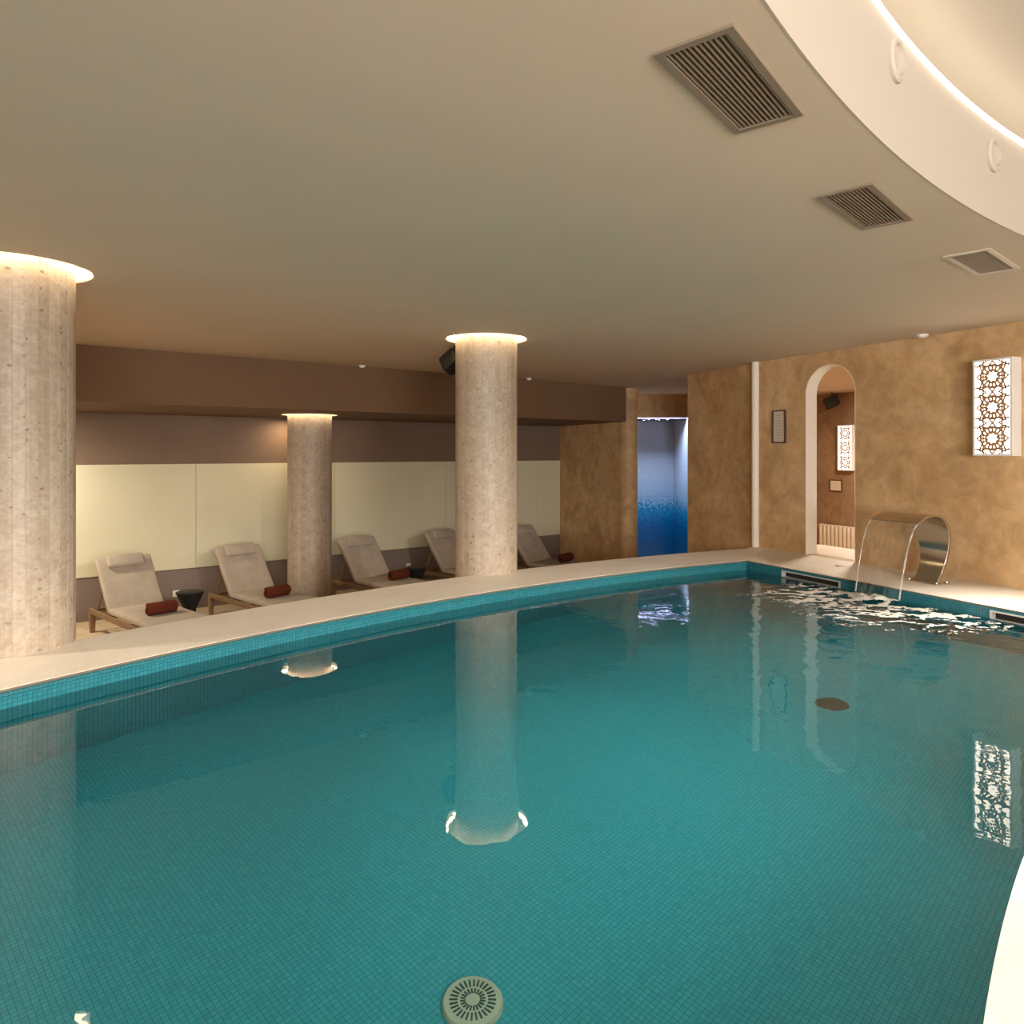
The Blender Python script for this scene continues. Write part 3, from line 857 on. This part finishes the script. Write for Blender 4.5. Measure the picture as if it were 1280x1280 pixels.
# smooth the centre line
def cr(P, k):
    out = []
    for i in range(len(P)-1):
        p0, p1, p2, p3 = P[max(0, i-1)], P[i], P[i+1], P[min(len(P)-1, i+2)]
        for j in range(k):
            t = j/k
            out.append(tuple(.5*((2*b)+(-a+c)*t+(2*a-5*b+4*c-d)*t*t+(-a+3*b-3*c+d)*t**3) for a, b, c, d in zip(p0, p1, p2, p3)))
    out.append(P[-1]); return out
pr = cr(ctr, 5); N_ = len(pr); vs = []; fs = []
for i, (x, z, hw) in enumerate(pr):
    a = pr[max(0, i-1)]; b = pr[min(N_-1, i+1)]
    t = Vector((b[0]-a[0], 0, b[1]-a[1])).normalized(); nrm = Vector((-t.z, 0, t.x))
    th = .038*(1-.72*i/(N_-1))
    for s, o_ in ((-1, -1), (1, -1), (1, 1), (-1, 1)):
        vs.append(Vector((x, s*hw, z))+nrm*o_*th/1.0*.5)
for i in range(N_-1):
    for j in range(4): fs.append((i*4+j, i*4+(j+1) % 4, i*4+4+(j+1) % 4, i*4+4+j))
fs += [(0, 1, 2, 3), tuple(range(N_*4-4, N_*4))]
o = mesh_obj('blade', vs, fs, M['steel'], fall, 40)
bv = o.modifiers.new('edge', 'BEVEL'); bv.width = .003; bv.segments = 2; bv.limit_method = 'ANGLE'; bv.angle_limit = radians(50)
base = MB().rbox(-.085, .085, -.145, .145, 0, .012, .004, 2)
base.build('base_plate', M['steel'], fall, 40)
for x, y in ((-.068, -.128), (-.068, .128), (.068, -.128), (.068, .128)):
    MB().lathe([(0, .028), (.010, .028), (.014, .020), (.014, .012)], 16, Matrix.Translation((x, y, 0))).build('bolt', M['steel'], fall, 40)
# sheet of falling water
sh = []; T_ = 16
for i in range(T_+1):
    t = i/T_*.345; x = .44+.62*t; z = .548-.22*t-.5*9.81*t*t*.92; sh.append((x, max(z, -.105+ -.0)))
vs = []; fs = []; K = 12
for i, (x, z) in enumerate(sh):
    w_ = .222-.012*i/T_
    for j in range(K+1):
        y = -w_+2*w_*j/K; vs.append((x+.003*sin(j*1.9+i*.2), y, z))
for i in range(T_):
    for j in range(K):
        a = i*(K+1)+j; fs.append((a, a+1, a+K+2, a+K+1))
wf = mesh_obj('falling_water', vs, fs, M['sheet'], None, 60)
wf.location = Bp; wf.rotation_euler.z = fall.rotation_euler.z
tag(wf, 'clear sheet of water falling from the steel spout', 'falling water', kind='stuff')
rm = MB()
for s in (-1, 1): rm.tube([(x, s*(.222-.012*i/T_), z) for i, (x, z) in enumerate(sh)], [.006+.002*sin(i*1.3) for i in range(T_+1)], 8)
o = rm.build('water_edge', M['rim'], wf, 60)

# floor fitting on the coping behind the sheet: small chrome cover
fx = MB().lathe([(0, .008), (.055, .008), (.06, .0), (0, 0)], 28).build('deck_cap', M['chrome'], None, 40)
fp = W0+U*1.52+NW*.32; fx.location = (fp.x, fp.y, ZK); tag(fx, 'small round metal cap on the coping behind the falling water', 'cover cap')

# foam and thrown-up water where the sheet lands
land = Vector((Bp.x, Bp.y, 0))+NW*(.44+.62*.345)
vs = []; fs = []; idx = {}
cs = .013; nx, ny = 190, 150
def fh(x, y):
    p = Vector((x, y, 0))-land; s = p.dot(NW); u = p.dot(U)
    # crests run across the view; wide skirt of streaks around the landing line
    r = sqrt((max(abs(u-.05)-.2, 0)/.95)**2+((s-.10)/(1.0 if s > .1 else .45))**2)
    if r > 1.15: return None
    rad_ = hypot(max(abs(u)-.2, 0), s)
    wob = noise.noise(Vector((x*2.1, y*2.1, 3)))*.35
    n1 = noise.noise(Vector((x*2.6, y*6.5, 1.3)))+.5*noise.noise(Vector((x*6+4, y*14, 2.7)))+.3*noise.noise(Vector((x*18, y*26, 5.1)))
    st = 1-abs(n1)*2.6            # thin ridges
    core = max(0, 1-hypot(u/.34, (s-.02)/.17))
    val = st*.9+core*1.6-.12-.62*r**1.6+wob*.6
    return val, core
for i in range(nx):
    for j in range(ny):
        x = land.x-1.35+i*cs; y = land.y-1.15+j*cs
        h_ = fh(x, y)
        if not h_ or h_[0] < .22: continue
        if hypot(x-C[0], y-C[1]) > R_OUT-.02: continue
        if (Vector((x, y, 0))-P0).dot(PN) < .03: continue
        q = []
        for dx, dy in ((0, 0), (1, 0), (1, 1), (0, 1)):
            k = (i+dx, j+dy)
            if k not in idx:
                X, Y = land.x-1.35+k[0]*cs, land.y-1.15+k[1]*cs
                hh = fh(X, Y) or (0, 0)
                z = .003+.012*max(0, min(1, hh[0]-.2))+.055*hh[1]*(.6+.6*noise.noise(Vector((X*14, Y*14, 9))))
                idx[k] = len(vs); vs.append((X+random.uniform(-1, 1)*cs*.3, Y+random.uniform(-1, 1)*cs*.3, max(.002, z)))
            q.append(idx[k])
        fs.append(q)
fo = mesh_obj('foam', vs, fs, M['foam'], None, 60)
tag(fo, 'white foam and ripples where the waterfall hits the pool', 'foam', kind='stuff')

# overflow slots in the right-hand pool wall
for (a, b), lab in zip(SL, ['long dark overflow slot in the pool wall below the arch', 'dark overflow slot in the pool wall right of the waterfall']):
    mid = P0+RD*((a+b)/2); root = empty('skimmer_slot', (mid.x, mid.y, 0), atan2(PN.y, PN.x)+pi/2)
    tag(root, lab, 'skimmer', 'overflow slots in the pool wall')
    L = b-a; T = Matrix(((1, 0, 0, 0), (0, 0, -1, 0), (0, 1, 0, 0), (0, 0, 0, 1))); e = .011
    loops = [[(-L/2, SZ0), (L/2, SZ0), (L/2, SZ1), (-L/2, SZ1)], [(-L/2+e*1.6, SZ0+.004), (L/2-e*1.6, SZ0+.004), (L/2-e*1.6, SZ1-e), (-L/2+e*1.6, SZ1-e)]]
    MB().prism(loops, -.04, .006, T).build('frame', M['chrome'], root, 30)
    MB().box(-L/2, L/2, .05, .06, SZ0, SZ1).build('cavity', M['dark'], root, 30)

# pool floor drains
def make_drain(x, y, r, lab, body, slot):
    root = empty('pool_drain', (x, y, ZP)); tag(root, lab, 'drain', 'round drains in the pool floor')
    MB().lathe([(r, 0), (r, .012), (r*.94, .022), (r*.86, .024), (0, .026)], 48).build('cover', body, root, 35)
    s = MB()
    for ring, cnt, a, b in ((0, 28, .50, .76), (1, 20, .24, .42)):
        for i in range(cnt):
            R = Matrix.Rotation(2*pi*(i+.5*ring)/cnt, 4, 'Z')
            s.box(r*a, r*b, -r*.028, r*.028, .02, .0275, R)
    s.build('slots', slot, root, 30)
make_drain(-.125, 2.285, .098, 'pale round slotted drain on the pool floor nearest the viewer', M['drain'], M['drain_slot'])
make_drain(1.955, 4.40, .096, 'dark round drain on the pool floor towards the arch', M['drain_dark'], M['drain_slot'])

# ------------------------------------------------------------------ lights
def area(name, loc, size, power, col, rot=(0, 0, 0), sy=None, shape='DISK', spread=180):
    d = bpy.data.lights.new(name, 'AREA'); d.energy = power; d.color = col; d.size = size; d.shape = shape
    if sy: d.shape = 'RECTANGLE'; d.size_y = sy
    d.spread = radians(spread)
    o = bpy.data.objects.new(name, d); o.location = loc; o.rotation_euler = rot; return link(o)
# unseen spots added under the recess ceiling to brighten the pool floor
WC = (1, .87, .70)
for a, pw in ((115.5, 17), (122, 26), (129, 34), (136, 36)):
    p = pol(8.9, radians(a)); q = pol(10.45, radians(a))
    area('fill_spot', (p[0], p[1], 2.97), .2, pw, (1, .93, .82), Vector((q[0]-p[0], q[1]-p[1], -3.86)).to_track_quat('-Z', 'Y').to_euler(), spread=40)
# fill light added under the ceiling on the left, outside the view
area('fill_left', (-5.0, 3.2, 2.33), .3, 60, (1, .86, .68))
# unseen lights added at the recess's inner side to lift coping and columns
for a, pw in ((122, 15), (131, 15), (140, 19), (150, 21), (161, 18)):
    p = pol(RR0+.03, radians(a)); q = pol(13.6, radians(a))
    d = Vector((q[0]-p[0], q[1]-p[1], -3.8)).to_track_quat('-Z', 'Y').to_euler()
    area('fill_over_pool', (p[0], p[1], 2.62), .16, pw, (1, .92, .80), d, spread=42)
# assumed alcove light, added left of the view to wash the glass
area('assumed_alcove_light', (-6.12, 8.04, 1.74), .3, 58, (1, .88, .68))
# large fill light added behind the viewer as assumed daylight; rear wall is windowless
area('fill_daylight', (2.4, -4.0, 1.35), 5.0, 460, (1, .97, .93), (radians(90), 0, 0), 1.6)
# assumed wash light added at the alcove soffit, hidden behind the short column
area('assumed_soffit_light', (-3.30, 10.80, 1.745), .12, 5, (1, .72, .42))
# assumed ceiling light added for the back room
area('assumed_room_light', (5.6, 10.6, 2.32), .6, 140, (1, .84, .66))
# assumed niche light from above, added out of sight behind the lintel
area('assumed_niche_light', (2.7, 13.91, 2.02), 1.3, 58, (.75, .85, 1), (radians(28), 0, 0), .12)

wd = bpy.data.worlds.new('World'); S.world = wd; wd.use_nodes = True
wd.node_tree.nodes['Background'].inputs[0].default_value = (.9, .75, .55, 1); wd.node_tree.nodes['Background'].inputs[1].default_value = .05

# ------------------------------------------------------------------ camera
cd = bpy.data.cameras.new('camera'); cd.sensor_width = 36; cd.lens = 900/1280*36; cd.shift_y = -75/1280; cd.clip_start = .05
co = bpy.data.objects.new('camera', cd); co.location = (0, 0, 1.254); co.rotation_euler = (pi/2, 0, 0); link(co); S.camera = co

S.view_settings.view_transform = 'Standard'; S.view_settings.look = 'None'; S.view_settings.gamma = 1
S.view_settings.use_curve_mapping = False; S.view_settings.exposure = 0.62
S.cycles.use_denoising = True
try: S.cycles.denoiser = 'OPENIMAGEDENOISE'
except Exception: pass
S.cycles.max_bounces = 14; S.cycles.diffuse_bounces = 6; S.cycles.glossy_bounces = 5; S.cycles.transmission_bounces = 8; S.cycles.transparent_max_bounces = 10
S.cycles.caustics_refractive = True; S.cycles.caustics_reflective = False; S.cycles.sample_clamp_indirect = 8; S.cycles.blur_glossy = .5
